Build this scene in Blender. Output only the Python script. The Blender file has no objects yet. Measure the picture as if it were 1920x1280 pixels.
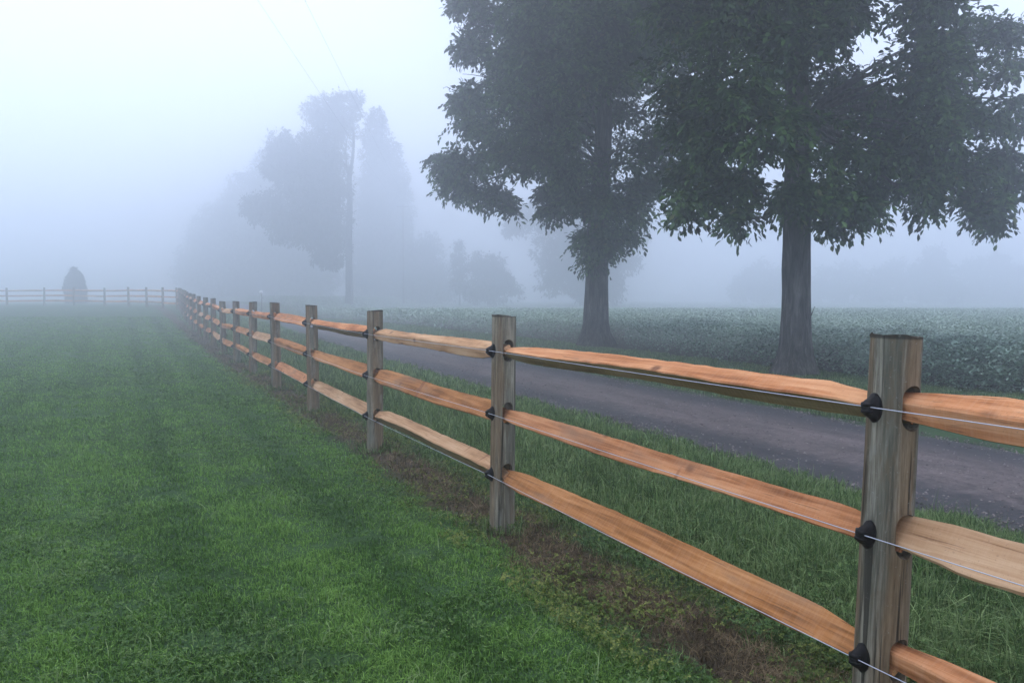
import bpy, bmesh, math, random
import numpy as np
from mathutils import Vector, Matrix

# ------------------------------------------------------------------ camera, sky, sun, exposure
S = bpy.context.scene
COL = S.collection
F, CX, CY, HOR, HC = 1550.0, 960.0, 640.0, 557.0, 1.40      # pixels of the 1920 wide frame, eye height in metres
PITCH = math.atan((CY - HOR) / F)

cam_d = bpy.data.cameras.new("camera")
cam = bpy.data.objects.new("camera", cam_d)
COL.objects.link(cam)
cam.location = (0, 0, HC)
cam.rotation_euler = (math.pi / 2 - PITCH, 0, 0)
cam_d.sensor_width = 36.0
cam_d.lens = 36.0 * F / 1920.0
cam_d.clip_start = 0.05
cam_d.clip_end = 2000
S.camera = cam

SUN_EL, SUN_ROT = math.radians(72), math.radians(-25)
world = bpy.data.worlds.new("World")
S.world = world
world.use_nodes = True
wn, wl = world.node_tree.nodes, world.node_tree.links
wn.clear()
wo = wn.new("ShaderNodeOutputWorld")
bg = wn.new("ShaderNodeBackground")
sky = wn.new("ShaderNodeTexSky")
sky.sky_type = 'NISHITA'
sky.sun_disc = False
sky.sun_elevation = SUN_EL
sky.sun_rotation = SUN_ROT
sky.air_density = 1.0
sky.dust_density = 4.0
mixs = wn.new("ShaderNodeMixRGB")          # a cloud deck greys the clear sky
mixs.inputs[0].default_value = 0.97
mixs.inputs[2].default_value = (6.3, 7.15, 9.3, 1)
wl.new(sky.outputs[0], mixs.inputs[1])
wl.new(mixs.outputs[0], bg.inputs[0])
bg.inputs[1].default_value = 0.1
wl.new(bg.outputs[0], wo.inputs[0])

sun_d = bpy.data.lights.new("sun", 'SUN')
sun_d.energy = 0.6
sun_d.angle = math.radians(40)
sun_d.color = (1.0, 0.96, 0.9)
sun = bpy.data.objects.new("sun", sun_d)
COL.objects.link(sun)
sd = Vector((math.sin(SUN_ROT) * math.cos(SUN_EL), math.cos(SUN_ROT) * math.cos(SUN_EL), math.sin(SUN_EL)))
sun.rotation_euler = sd.to_track_quat('Z', 'Y').to_euler()
sun.location = sd * 60

S.view_settings.view_transform = 'Standard'
S.view_settings.look = 'None'
S.view_settings.exposure = 0.92
S.view_settings.gamma = 1.0
S.view_settings.use_curve_mapping = False
cy = S.cycles
cy.use_denoising = True
cy.max_bounces = 10
cy.diffuse_bounces = 3
cy.glossy_bounces = 2
cy.transmission_bounces = 4
cy.volume_bounces = 8
cy.transparent_max_bounces = 8
cy.caustics_reflective = False
cy.caustics_refractive = False

HAZE_DENSITY = 0.018

# ------------------------------------------------------------------ helpers
def P(px, py, Y):
    """world point on the sight line of photo pixel (px, py) at distance Y"""
    r, u = (px - CX) / F, (CY - py) / F
    d = Vector((r, math.cos(PITCH) + u * math.sin(PITCH), -math.sin(PITCH) + u * math.cos(PITCH)))
    return Vector((0, 0, HC)) + d * (Y / d.y)

def sst(t):
    t = np.clip(t, 0, 1)
    return t * t * (3 - 2 * t)

def nz(x, y, f, s=0.0):
    """cheap smooth noise about -1..1"""
    x = np.asarray(x, float) * f; y = np.asarray(y, float) * f
    return (np.sin(x * 1.3 + 1.7 * np.sin(y * 0.9 + s) + s) + np.sin(y * 1.7 + 1.3 * np.sin(x * 1.1 - s) + 2.1 * s)
            + 0.6 * np.sin(2.3 * x + 1.9 * y + s * 3.3) + 0.6 * np.sin(2.9 * x - 2.2 * y + s)) / 3.2

FENCE_U = 2.25
def U(x, y): return x + 0.4697 * y            # sideways offset measured against the fence line
def CR(x, y): return x + 0.4258 * y           # sideways offset measured against the road
ROAD_A, ROAD_B, CROP_A = 5.0, 7.9, 11.9

def H(x, y):
    x = np.asarray(x, float); y = np.asarray(y, float)
    rise = 0.78 * sst((y - 15) / 45.0) * (1 - 0.9 * sst((U(x, np.minimum(y, 58)) - 3) / 10.0))
    rise = rise - 0.66 * sst((y - 34) / 62.0) * sst((U(x, np.minimum(y, 58)) - 5) / 8.0)
    c = CR(x, y)
    on_road = sst((c - ROAD_A + 0.5) / 0.7) * sst((ROAD_B + 0.5 - c) / 0.7)
    bump = 0.022 * nz(x, y, 1.1, 0.4) + 0.010 * nz(x, y, 3.1, 2.2)
    near = np.exp(-np.maximum(np.hypot(x, y) - 40, 0) / 30)
    return rise + bump * near * (1 - on_road) - 0.03 * on_road

def h1(x, y): return float(H(x, y))

def new_mesh(name, verts, faces_flat, sizes, mat=None, smooth=False):
    m = bpy.data.meshes.new(name)
    verts = np.asarray(verts, np.float32); n = len(verts)
    m.vertices.add(n)
    m.vertices.foreach_set("co", verts.ravel())
    ff = np.asarray(faces_flat, np.int32).ravel()
    m.loops.add(len(ff))
    m.loops.foreach_set("vertex_index", ff)
    sizes = np.asarray(sizes, np.int32)
    starts = np.concatenate([[0], np.cumsum(sizes)[:-1]]).astype(np.int32)
    m.polygons.add(len(sizes))
    m.polygons.foreach_set("loop_start", starts)
    m.polygons.foreach_set("loop_total", sizes)
    m.polygons.foreach_set("use_smooth", np.full(len(sizes), bool(smooth)))
    m.update(calc_edges=True)
    if mat: m.materials.append(mat)
    return m

def link(name, mesh, parent=None, loc=None):
    o = bpy.data.objects.new(name, mesh)
    COL.objects.link(o)
    if parent is not None: o.parent = parent
    if loc is not None: o.location = loc
    return o

def empty(name, loc):
    o = bpy.data.objects.new(name, None)
    COL.objects.link(o)
    o.location = loc
    o.empty_display_size = 0.2
    return o

def tag(o, label=None, cat=None, group=None, kind=None):
    if label: o["label"] = label
    if cat: o["category"] = cat
    if group: o["group"] = group
    if kind: o["kind"] = kind
    return o

class MB:
    """collects loose shapes into one mesh"""
    def __init__(s): s.v = []; s.f = []; s.z = []; s.n = 0
    def add(s, v, f, size):
        v = np.asarray(v, float); f = np.asarray(f, int)
        s.v.append(v); s.f.append((f + s.n).ravel()); s.z.append(np.full(len(f), size)); s.n += len(v)
    def ring_tube(s, rings, cap=True):
        rings = np.asarray(rings, float); k, m, _ = rings.shape
        i = np.arange(k - 1)[:, None] * m; j = np.arange(m)[None, :]; j2 = (j + 1) % m
        q = np.stack([i + j, i + j2, i + m + j2, i + m + j], -1).reshape(-1, 4)
        s.add(rings.reshape(-1, 3), q, 4)
        if cap:
            base = s.n - k * m
            s.f.append(np.arange(m)[::-1] + base); s.z.append(np.array([m]))
            s.f.append(np.arange(m) + base + (k - 1) * m); s.z.append(np.array([m]))
    def tube(s, pts, rad, sides=8, cap=True, wob=0, rng=None):
        pts = np.asarray(pts, float); k = len(pts)
        rad = np.broadcast_to(np.asarray(rad, float), (k,))
        t = np.gradient(pts, axis=0); t /= np.linalg.norm(t, axis=1)[:, None] + 1e-9
        ref = np.array([0., 0, 1]) if abs(t[0][2]) < 0.8 else np.array([1., 0, 0])
        a = np.linspace(0, 2 * np.pi, sides, endpoint=False)
        rings = []
        for p, d, r in zip(pts, t, rad):
            x = np.cross(d, ref); x /= np.linalg.norm(x) + 1e-9
            y = np.cross(d, x)
            rr = r * (1 + (rng.normal(0, wob, sides) if wob else 0))
            rings.append(p + (np.cos(a) * rr)[:, None] * x + (np.sin(a) * rr)[:, None] * y)
        s.ring_tube(rings, cap)
    def box(s, c, h):
        c = np.asarray(c, float); h = np.asarray(h, float)
        v = np.array([[x, y, z] for x in (-1, 1) for y in (-1, 1) for z in (-1, 1)]) * h + c
        s.add(v, [[0, 1, 3, 2], [4, 6, 7, 5], [0, 4, 5, 1], [2, 3, 7, 6], [0, 2, 6, 4], [1, 5, 7, 3]], 4)
    def mesh(s, name, mat, smooth=False):
        return new_mesh(name, np.concatenate(s.v), np.concatenate(s.f), np.concatenate(s.z), mat, smooth)

# ------------------------------------------------------------------ materials
def nodes(name):
    m = bpy.data.materials.new(name); m.use_nodes = True
    nt = m.node_tree; nt.nodes.clear()
    out = nt.nodes.new("ShaderNodeOutputMaterial")
    return m, nt, out

class NT:
    def __init__(s, nt): s.nt = nt
    def n(s, t, **kw):
        o = s.nt.nodes.new(t)
        for k, v in kw.items(): setattr(o, k, v)
        return o
    def l(s, a, b): s.nt.links.new(a, b)
    def noise(s, vec, scale, detail=4, rough=0.55, dist=0.0):
        o = s.n("ShaderNodeTexNoise"); o.inputs["Scale"].default_value = scale
        o.inputs["Detail"].default_value = detail; o.inputs["Roughness"].default_value = rough
        o.inputs["Distortion"].default_value = dist
        s.l(vec, o.inputs["Vector"]); return o.outputs["Fac"]
    def mapping(s, vec, scale=(1, 1, 1), loc=None):
        o = s.n("ShaderNodeMapping"); o.inputs["Scale"].default_value = scale
        s.l(vec, o.inputs["Vector"])
        if loc is not None: s.l(loc, o.inputs["Location"])
        return o.outputs[0]
    def ramp(s, fac, stops, interp='LINEAR'):
        o = s.n("ShaderNodeValToRGB"); e = o.color_ramp.elements; o.color_ramp.interpolation = interp
        while len(e) < len(stops): e.new(0.5)
        for el, (p, c) in zip(e, stops):
            el.position = p; el.color = tuple(c) + (1,) if len(c) == 3 else c
        s.l(fac, o.inputs[0]); return o.outputs[0]
    def mix(s, fac, a, b, mode='MIX'):
        o = s.n("ShaderNodeMixRGB", blend_type=mode)
        for i, v in ((0, fac), (1, a), (2, b)):
            if hasattr(v, "node"): s.l(v, o.inputs[i])
            elif i == 0: o.inputs[0].default_value = v
            else: o.inputs[i].default_value = tuple(v) + (1,)
        return o.outputs[0]
    def math(s, op, a, b=None, c=None, clamp=False):
        o = s.n("ShaderNodeMath", operation=op); o.use_clamp = clamp
        for i, v in enumerate((a, b, c)):
            if v is None: continue
            if hasattr(v, "node"): s.l(v, o.inputs[i])
            else: o.inputs[i].default_value = v
        return o.outputs[0]
    def step(s, v, a, b):
        o = s.n("ShaderNodeMapRange", interpolation_type='SMOOTHSTEP')
        o.inputs[1].default_value = a; o.inputs[2].default_value = b
        s.l(v, o.inputs[0]); return o.outputs[0]
    def principled(s, out, col, rough=0.8, spec=0.3, bump=None, bstr=0.3, bdist=0.01):
        p = s.n("ShaderNodeBsdfPrincipled")
        if hasattr(col, "node"): s.l(col, p.inputs["Base Color"])
        else: p.inputs["Base Color"].default_value = tuple(col) + (1,)
        if hasattr(rough, "node"): s.l(rough, p.inputs["Roughness"])
        else: p.inputs["Roughness"].default_value = rough
        p.inputs["Specular IOR Level"].default_value = spec
        if bump is not None:
            b = s.n("ShaderNodeBump"); b.inputs["Strength"].default_value = bstr
            b.inputs["Distance"].default_value = bdist
            s.l(bump, b.inputs["Height"]); s.l(b.outputs[0], p.inputs["Normal"])
        s.l(p.outputs[0], out.inputs[0]); return p

def leaf_mat(name, dark, mid, light, trans=0.3, clump=0.8, gloss=0.12, rare=None):
    m, nt, out = nodes(name); t = NT(nt)
    geo = t.n("ShaderNodeNewGeometry")
    pos = geo.outputs["Position"]
    rnd = geo.outputs["Random Per Island"]
    big = t.noise(pos, clump, 3)
    f = t.math('ADD', t.math('MULTIPLY', rnd, 0.5), t.math('MULTIPLY_ADD', big, 1.3, -0.35))
    col = t.ramp(f, [(0.25, dark), (0.55, mid), (0.95, light)])
    if rare is not None:
        rr = t.math('GREATER_THAN', rnd, 0.975)
        col = t.mix(rr, col, rare)
    d = t.n("ShaderNodeBsdfDiffuse"); t.l(col, d.inputs[0])
    tr = t.n("ShaderNodeBsdfTranslucent"); t.l(col, tr.inputs[0])
    mx = t.n("ShaderNodeMixShader"); mx.inputs[0].default_value = trans
    t.l(d.outputs[0], mx.inputs[1]); t.l(tr.outputs[0], mx.inputs[2])
    g = t.n("ShaderNodeBsdfGlossy"); g.inputs["Roughness"].default_value = 0.45
    g.inputs[0].default_value = (0.8, 0.9, 0.9, 1)
    mg = t.n("ShaderNodeMixShader"); mg.inputs[0].default_value = gloss * 0.4
    t.l(mx.outputs[0], mg.inputs[1]); t.l(g.outputs[0], mg.inputs[2])
    t.l(mg.outputs[0], out.inputs[0])
    return m

def lawn_mat(name, dark, mid, light, trans=0.25):
    """grass blades: colour follows mown bands, patches and a random tint per blade"""
    m, nt, out = nodes(name); t = NT(nt)
    geo = t.n("ShaderNodeNewGeometry"); pos = geo.outputs["Position"]; rnd = geo.outputs["Random Per Island"]
    sx = t.n("ShaderNodeSeparateXYZ"); t.l(pos, sx.inputs[0])
    u = t.math('MULTIPLY_ADD', sx.outputs[1], 0.4697, sx.outputs[0])
    cb = t.n("ShaderNodeCombineXYZ"); t.l(u, cb.inputs[0])
    t.l(t.math('MULTIPLY', sx.outputs[1], 0.06), cb.inputs[1])
    bands = t.noise(cb.outputs[0], 1.7, 2)
    patch = t.noise(pos, 2.3, 4, 0.6)
    f = t.math('ADD', t.math('MULTIPLY', rnd, 0.6), t.math('ADD', t.math('MULTIPLY', bands, 0.45), t.math('MULTIPLY', patch, 0.55)))
    uu = t.math('ADD', u, t.math('MULTIPLY_ADD', patch, 0.12, -0.06))
    for c0, w0, k0 in ((1.33, .26, -.15), (1.00, .24, .07), (0.30, .24, -.13), (-.30, .3, .07), (1.80, .2, .10)):
        pl = t.math('SUBTRACT', 1.0, t.step(t.math('ABSOLUTE', t.math('SUBTRACT', uu, c0)), 0.0, w0))
        f = t.math('MULTIPLY_ADD', pl, k0, f)
    col = t.ramp(f, [(0.42, dark), (0.78, mid), (1.0, light)])
    d = t.n("ShaderNodeBsdfDiffuse"); t.l(col, d.inputs[0])
    tr = t.n("ShaderNodeBsdfTranslucent"); t.l(col, tr.inputs[0])
    mx = t.n("ShaderNodeMixShader"); mx.inputs[0].default_value = trans
    t.l(d.outputs[0], mx.inputs[1]); t.l(tr.outputs[0], mx.inputs[2])
    g = t.n("ShaderNodeBsdfGlossy"); g.inputs["Roughness"].default_value = 0.5
    mg = t.n("ShaderNodeMixShader"); mg.inputs[0].default_value = 0.015
    t.l(mx.outputs[0], mg.inputs[1]); t.l(g.outputs[0], mg.inputs[2])
    t.l(mg.outputs[0], out.inputs[0])
    return m

def ground_material():
    m, nt, out = nodes("ground_turf"); t = NT(nt)
    geo = t.n("ShaderNodeNewGeometry"); pos = geo.outputs["Position"]
    sx = t.n("ShaderNodeSeparateXYZ"); t.l(pos, sx.inputs[0])
    u = t.math('MULTIPLY_ADD', sx.outputs[1], 0.4697, sx.outputs[0])
    c = t.math('MULTIPLY_ADD', sx.outputs[1], 0.4258, sx.outputs[0])
    wob = t.math('MULTIPLY_ADD', t.noise(pos, 2.2, 4), 0.7, -0.35)
    uw = t.math('ADD', u, wob)
    fine = t.noise(pos, 40, 4, 0.7)
    mid = t.noise(pos, 2.3, 4, 0.6)
    cb = t.n("ShaderNodeCombineXYZ"); t.l(u, cb.inputs[0]); t.l(t.math('MULTIPLY', sx.outputs[1], 0.06), cb.inputs[1])
    bands = t.noise(cb.outputs[0], 1.7, 2)
    f = t.math('ADD', t.math('MULTIPLY', fine, 0.35), t.math('ADD', t.math('MULTIPLY', bands, 0.5), t.math('MULTIPLY', mid, 0.45)))
    turf = t.ramp(f, [(0.4, (0.018, 0.035, 0.014)), (0.65, (0.033, 0.07, 0.024)), (0.95, (0.05, 0.1, 0.034))])
    soil = t.ramp(t.noise(pos, 18, 5, 0.65), [(0.35, (0.022, 0.016, 0.011)), (0.52, (0.068, 0.049, 0.033)), (0.72, (0.15, 0.112, 0.078))])
    strip = t.math('MULTIPLY', t.step(uw, 1.95, 2.2), t.math('SUBTRACT', 1.0, t.step(uw, 2.45, 2.75)))
    field = t.step(c, CROP_A - 0.3, CROP_A + 0.3)
    col = t.mix(strip, turf, soil)
    col = t.mix(field, col, (0.045, 0.04, 0.028))
    t.principled(out, col, 0.95, 0.15, bump=fine, bstr=0.6, bdist=0.02)
    return m

def road_material():
    m, nt, out = nodes("road_asphalt"); t = NT(nt)
    geo = t.n("ShaderNodeNewGeometry"); pos = geo.outputs["Position"]
    sx = t.n("ShaderNodeSeparateXYZ"); t.l(pos, sx.inputs[0])
    c = t.math('MULTIPLY_ADD', sx.outputs[1], 0.4258, sx.outputs[0])
    cb = t.n("ShaderNodeCombineXYZ")
    t.l(t.math('MULTIPLY', c, 3.0), cb.inputs[0]); t.l(t.math('MULTIPLY', sx.outputs[1], 0.45), cb.inputs[1])
    streak = t.noise(cb.outputs[0], 1.3, 6, 0.7)
    fine = t.noise(pos, 75, 5, 0.8)
    med = t.noise(pos, 9, 5, 0.7)
    vo = t.n("ShaderNodeTexVoronoi"); vo.inputs["Scale"].default_value = 55; t.l(pos, vo.inputs["Vector"])
    sc = t.n("ShaderNodeSeparateColor"); t.l(vo.outputs["Color"], sc.inputs[0])
    stone = sc.outputs[0]
    cw = t.math('ADD', c, t.math('MULTIPLY_ADD', med, 0.5, -0.25))
    worn = t.math('MULTIPLY', t.step(cw, ROAD_A + 0.45, ROAD_A + 0.95), t.math('SUBTRACT', 1.0, t.step(cw, ROAD_B - 1.3, ROAD_B - 0.5)))
    f = t.math('ADD', t.math('MULTIPLY', streak, 0.42), t.math('ADD', t.math('MULTIPLY', fine, 0.3), t.math('MULTIPLY', med, 0.28)))
    f = t.math('ADD', f, t.math('MULTIPLY_ADD', stone, 0.10, -0.05))
    dark = t.ramp(f, [(0.36, (0.018, 0.018, 0.021)), (0.62, (0.05, 0.047, 0.053))])
    pale = t.ramp(f, [(0.38, (0.03, 0.026, 0.028)), (0.49, (0.085, 0.068, 0.066)), (0.62, (0.15, 0.118, 0.115))])
    col = t.mix(worn, dark, pale)
    t.principled(out, col, 0.85, 0.3, bump=fine, bstr=0.5, bdist=0.008)
    return m

def rail_material(name, tint):
    m, nt, out = nodes(name); t = NT(nt)
    tc = t.n("ShaderNodeTexCoord"); oi = t.n("ShaderNodeObjectInfo")
    off = t.n("ShaderNodeVectorMath", operation='SCALE'); off.inputs[0].default_value = (37, 11, 23)
    t.l(oi.outputs["Random"], off.inputs[3])
    v = t.n("ShaderNodeVectorMath", operation='ADD'); t.l(tc.outputs["Object"], v.inputs[0]); t.l(off.outputs[0], v.inputs[1])
    vec = v.outputs[0]
    grain = t.noise(t.mapping(vec, (2.2, 70, 70)), 1.0, 5, 0.6, 0.4)
    wide = t.noise(t.mapping(vec, (1.6, 9, 9)), 1.0, 3, 0.5)
    saw = t.noise(t.mapping(vec, (55, 6, 6)), 1.0, 2, 0.5)
    f = t.math('ADD', t.math('MULTIPLY', grain, 0.55), t.math('MULTIPLY', wide, 0.55))
    a, b, c_ = tint
    col = t.ramp(f, [(0.40, a), (0.54, b), (0.70, c_)])
    # knots: sparse cells stretched a little along the rail
    vo = t.n("ShaderNodeTexVoronoi", voronoi_dimensions='3D'); vo.inputs["Scale"].default_value = 1.0
    t.l(t.mapping(vec, (3.4, 5.5, 5.5)), vo.inputs["Vector"])
    kn = t.math('SUBTRACT', 1.0, t.step(vo.outputs["Distance"], 0.05, 0.16))
    band = t.noise(t.mapping(vec, (7.0, 1.6, 1.6)), 1.0, 1, 0.4, 0.5)
    bm = t.step(band, 0.70, 0.74)
    col = t.mix(t.math('MULTIPLY', kn, 0.8), col, (0.10, 0.035, 0.02))
    col = t.mix(t.math('MULTIPLY', bm, 0.6), col, (0.20, 0.07, 0.035))
    crk = t.step(t.noise(t.mapping(vec, (3.0, 120, 120)), 1.0, 3, 0.5, 0.3), 0.63, 0.70)
    col = t.mix(t.math('MULTIPLY', crk, 0.55), col, (0.12, 0.05, 0.025))
    sawm = t.step(t.noise(t.mapping(vec, (95, 10, 10), ), 1.0, 3, 0.6), 0.42, 0.62)
    col = t.mix(t.math('MULTIPLY', sawm, 0.07), col, (0.75, 0.52, 0.36))
    spk = t.step(t.noise(vec, 130, 3, 0.7), 0.60, 0.70)
    col = t.mix(t.math('MULTIPLY', spk, 0.35), col, (0.17, 0.08, 0.045))
    stain = t.step(t.noise(t.mapping(vec, (1.1, 5, 5)), 1.0, 4, 0.6), 0.56, 0.76)
    col = t.mix(t.math('MULTIPLY', stain, 0.7), col, (0.26, 0.165, 0.11))
    bump = t.math('ADD', t.math('MULTIPLY', grain, 0.7), t.math('MULTIPLY', saw, 0.4))
    t.principled(out, col, 0.9, 0.1, bump=bump, bstr=0.5, bdist=0.0015)
    return m

def post_material():
    m, nt, out = nodes("weathered_post_wood"); t = NT(nt)
    tc = t.n("ShaderNodeTexCoord"); oi = t.n("ShaderNodeObjectInfo")
    off = t.n("ShaderNodeVectorMath", operation='SCALE'); off.inputs[0].default_value = (17, 31, 5)
    t.l(oi.outputs["Random"], off.inputs[3])
    v = t.n("ShaderNodeVectorMath", operation='ADD'); t.l(tc.outputs["Object"], v.inputs[0]); t.l(off.outputs[0], v.inputs[1])
    vec = v.outputs[0]
    grain = t.noise(t.mapping(vec, (95, 95, 5.0)), 1.0, 6, 0.72, 0.4)
    wide = t.noise(t.mapping(vec, (15, 15, 1.1)), 1.0, 4, 0.6, 0.8)
    hue = t.noise(t.mapping(vec, (9, 9, 0.7)), 1.0, 2, 0.5)
    base = t.ramp(t.math('ADD', t.math('MULTIPLY', grain, 0.6), t.math('MULTIPLY', wide, 0.5)),
                  [(0.38, (0.035, 0.031, 0.022)), (0.50, (0.14, 0.122, 0.088)), (0.61, (0.27, 0.24, 0.18)), (0.74, (0.46, 0.42, 0.33))])
    tan = t.ramp(grain, [(0.3, (0.09, 0.055, 0.03)), (0.7, (0.30, 0.19, 0.10))])
    col = t.mix(t.math('MULTIPLY', t.step(hue, 0.46, 0.58), 0.65), base, tan)
    green = t.step(hue, 0.47, 0.36)
    col = t.mix(t.math('MULTIPLY', green, 0.4), col, (0.085, 0.11, 0.09))
    dk = t.step(t.noise(t.mapping(vec, (22, 22, 0.8)), 1.0, 3, 0.5, 0.3), 0.52, 0.66)
    col = t.mix(t.math('MULTIPLY', dk, 0.45), col, (0.06, 0.052, 0.038))
    blot = t.noise(t.mapping(vec, (13, 13, 4)), 1.0, 5, 0.7)
    col = t.mix(t.math('MULTIPLY', t.step(blot, 0.52, 0.66), 0.55), col, (0.15, 0.105, 0.06))
    col = t.mix(t.math('MULTIPLY', t.step(blot, 0.44, 0.32), 0.5), col, (0.30, 0.29, 0.245))
    crack = t.step(t.noise(t.mapping(vec, (48, 48, 1.1)), 1.0, 3, 0.5, 0.6), 0.60, 0.67)
    col = t.mix(t.math('MULTIPLY', crack, 0.8), col, (0.02, 0.018, 0.015))
    sz_ = t.n('ShaderNodeSeparateXYZ'); t.l(tc.outputs['Object'], sz_.inputs[0])
    col = t.mix(t.math('MULTIPLY', t.step(sz_.outputs[2], POST_TOP - .012, POST_TOP - .004), 0.8), col, (0.03, 0.028, 0.024))
    lich = t.step(t.noise(vec, 70, 4, 0.7), 0.62, 0.72)
    col = t.mix(t.math('MULTIPLY', lich, 0.4), col, (0.36, 0.37, 0.33))
    t.principled(out, col, 0.95, 0.06, bump=t.math('SUBTRACT', grain, t.math('MULTIPLY', crack, 0.8)), bstr=0.6, bdist=0.003)
    return m

def bark_material():
    m, nt, out = nodes("tree_bark"); t = NT(nt)
    geo = t.n("ShaderNodeNewGeometry"); pos = geo.outputs["Position"]
    g = t.noise(t.mapping(pos, (16, 16, 2.2)), 1.0, 5, 0.65, 0.6)
    w = t.noise(pos, 1.6, 3)
    col = t.ramp(t.math('ADD', t.math('MULTIPLY', g, 0.8), t.math('MULTIPLY', w, 0.2)),
                 [(0.40, (0.012, 0.011, 0.010)), (0.52, (0.06, 0.055, 0.05)), (0.66, (0.16, 0.15, 0.135))])
    t.principled(out, col, 0.95, 0.15, bump=g, bstr=0.9, bdist=0.04)
    return m

def plain(name, col, rough=0.6, spec=0.4, noise_scale=None, metal=0):
    m, nt, out = nodes(name); t = NT(nt)
    if noise_scale:
        tc = t.n("ShaderNodeTexCoord")
        n_ = t.noise(tc.outputs["Object"], noise_scale, 4)
        c = t.ramp(n_, [(0.3, [k * 0.7 for k in col]), (0.7, [min(1, k * 1.25) for k in col])])
        p = t.principled(out, c, rough, spec, bump=n_, bstr=0.2, bdist=0.004)
    else:
        p = t.principled(out, col, rough, spec)
    p.inputs["Metallic"].default_value = metal
    return m

POST_TOP = 1.30
M_GROUND, M_ROAD, M_POST, M_BARK = ground_material(), road_material(), post_material(), bark_material()
M_RAIL = [rail_material("cedar_rail_wood", ((0.25, 0.09, 0.034), (0.50, 0.205, 0.085), (0.66, 0.335, 0.165))),
          rail_material("brown_rail_wood", ((0.20, 0.075, 0.022), (0.42, 0.175, 0.06), (0.57, 0.275, 0.11))),
          rail_material("pale_rail_wood", ((0.26, 0.13, 0.06), (0.47, 0.265, 0.135), (0.62, 0.40, 0.235)))]
M_OLIVE = rail_material("weathered_shaded_rail_face", ((0.10, 0.07, 0.025), (0.19, 0.135, 0.055), (0.29, 0.22, 0.11)))  # olive weathering, with the shade of the rails' lower faces put into the colour
M_BLACK = plain("black_plastic", (0.006, 0.006, 0.007), 0.55, 0.15, 60)
M_WIRE = plain("galvanised_wire", (0.5, 0.53, 0.6), 0.4, 0.5, None, 0.5)
M_LINE = plain("overhead_cable", (0.03, 0.03, 0.035), 0.7)
M_WHITE = plain("white_paint", (0.85, 0.86, 0.86), 0.5, 0.4, 9)
M_POLE = plain("pole_wood", (0.09, 0.075, 0.06), 0.9, 0.2, 7)
M_LAWN = lawn_mat("lawn_blades", (0.028, 0.068, 0.014), (0.090, 0.190, 0.036), (0.21, 0.36, 0.08))
M_VERGE = lawn_mat("verge_blades", (0.022, 0.05, 0.014), (0.075, 0.145, 0.038), (0.22, 0.30, 0.12))
M_CLOVER = leaf_mat("clover_leaves", (0.018, 0.045, 0.010), (0.05, 0.11, 0.022), (0.14, 0.21, 0.06), 0.2, 2.0, 0.05)
M_WEED = leaf_mat("weed_leaves", (0.04, 0.07, 0.012), (0.11, 0.15, 0.028), (0.26, 0.27, 0.07), 0.2, 4.0, 0.04)
M_STRAW = leaf_mat("dead_straw", (0.03, 0.022, 0.013), (0.105, 0.073, 0.042), (0.31, 0.23, 0.135), 0.1, 5.0, 0.02)
M_CROP = leaf_mat("crop_leaves", (0.06, 0.12, 0.065), (0.18, 0.29, 0.175), (0.42, 0.52, 0.39), 0.25, 0.7, 0.4)
M_LEAF = leaf_mat("broad_tree_leaves", (0.005, 0.016, 0.004), (0.026, 0.066, 0.012), (0.11, 0.20, 0.04), 0.22, 1.3, 0.06, rare=(0.11, 0.12, 0.03))
M_FAR = leaf_mat("far_tree_leaves", (0.018, 0.03, 0.015), (0.03, 0.05, 0.025), (0.05, 0.075, 0.035), 0.25, 0.5)
M_CONIFER = leaf_mat("conifer_leaves", (0.012, 0.024, 0.014), (0.02, 0.036, 0.02), (0.03, 0.05, 0.028), 0.15, 0.6)

M_STONE = leaf_mat("loose_stone", (0.03, 0.028, 0.03), (0.12, 0.10, 0.10), (0.30, 0.26, 0.24), 0.0, 3.0, 0.02)

# ------------------------------------------------------------------ setting: ground, road
def axis(a, b, near, step, grow):
    """grid lines, close together near `near` and wider away from it"""
    out = [near]; s = step
    while out[-1] < b: out.append(out[-1] + s); s *= grow
    left = [near]; s = step
    while left[-1] > a: left.append(left[-1] - s); s *= grow
    return np.array(sorted(set([max(a, min(b, v)) for v in left + out])))

gx = axis(-185, 185, 1.0, 0.22, 1.03); gy = axis(-30, 260, 6.0, 0.22, 1.022)
X, Y = np.meshgrid(gx, gy)
nv = len(gx)
i, j = np.meshgrid(np.arange(len(gx) - 1), np.arange(len(gy) - 1))
q = np.stack([j * nv + i, j * nv + i + 1, (j + 1) * nv + i + 1, (j + 1) * nv + i], -1).reshape(-1, 4)
g = link("ground", new_mesh("ground", np.stack([X, Y, H(X, Y)], -1).reshape(-1, 3), q, np.full(len(q), 4), M_GROUND, True))
tag(g, "grassy ground sloping gently up into the fog", "ground", kind='structure')

ry = np.concatenate([np.arange(-25, 60, 0.35), np.arange(60, 250, 2.0)])
rc = np.linspace(0, 1, 15)
R_, T_ = np.meshgrid(rc, ry)
wa = ROAD_A + 0.10 * nz(T_, T_ * 0 + 3, 1.3, 1.0) + 0.05 * nz(T_, T_ * 0, 4.5, 2.0)
wb = ROAD_B + 0.10 * nz(T_, T_ * 0 + 9, 1.1, 4.0)
C_ = wa + (wb - wa) * R_
RX = C_ - 0.4258 * T_
RZ = H(RX, T_) + 0.012 + 0.05 * np.sin(np.pi * R_) - 0.02 * (np.abs(R_ - .5) > .49)
i, j = np.meshgrid(np.arange(len(rc) - 1), np.arange(len(ry) - 1)); nv = len(rc)
q = np.stack([j * nv + i, j * nv + i + 1, (j + 1) * nv + i + 1, (j + 1) * nv + i], -1).reshape(-1, 4)
r = link("road", new_mesh("road", np.stack([RX, T_, RZ], -1).reshape(-1, 3), q, np.full(len(q), 4), M_ROAD, True))
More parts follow.
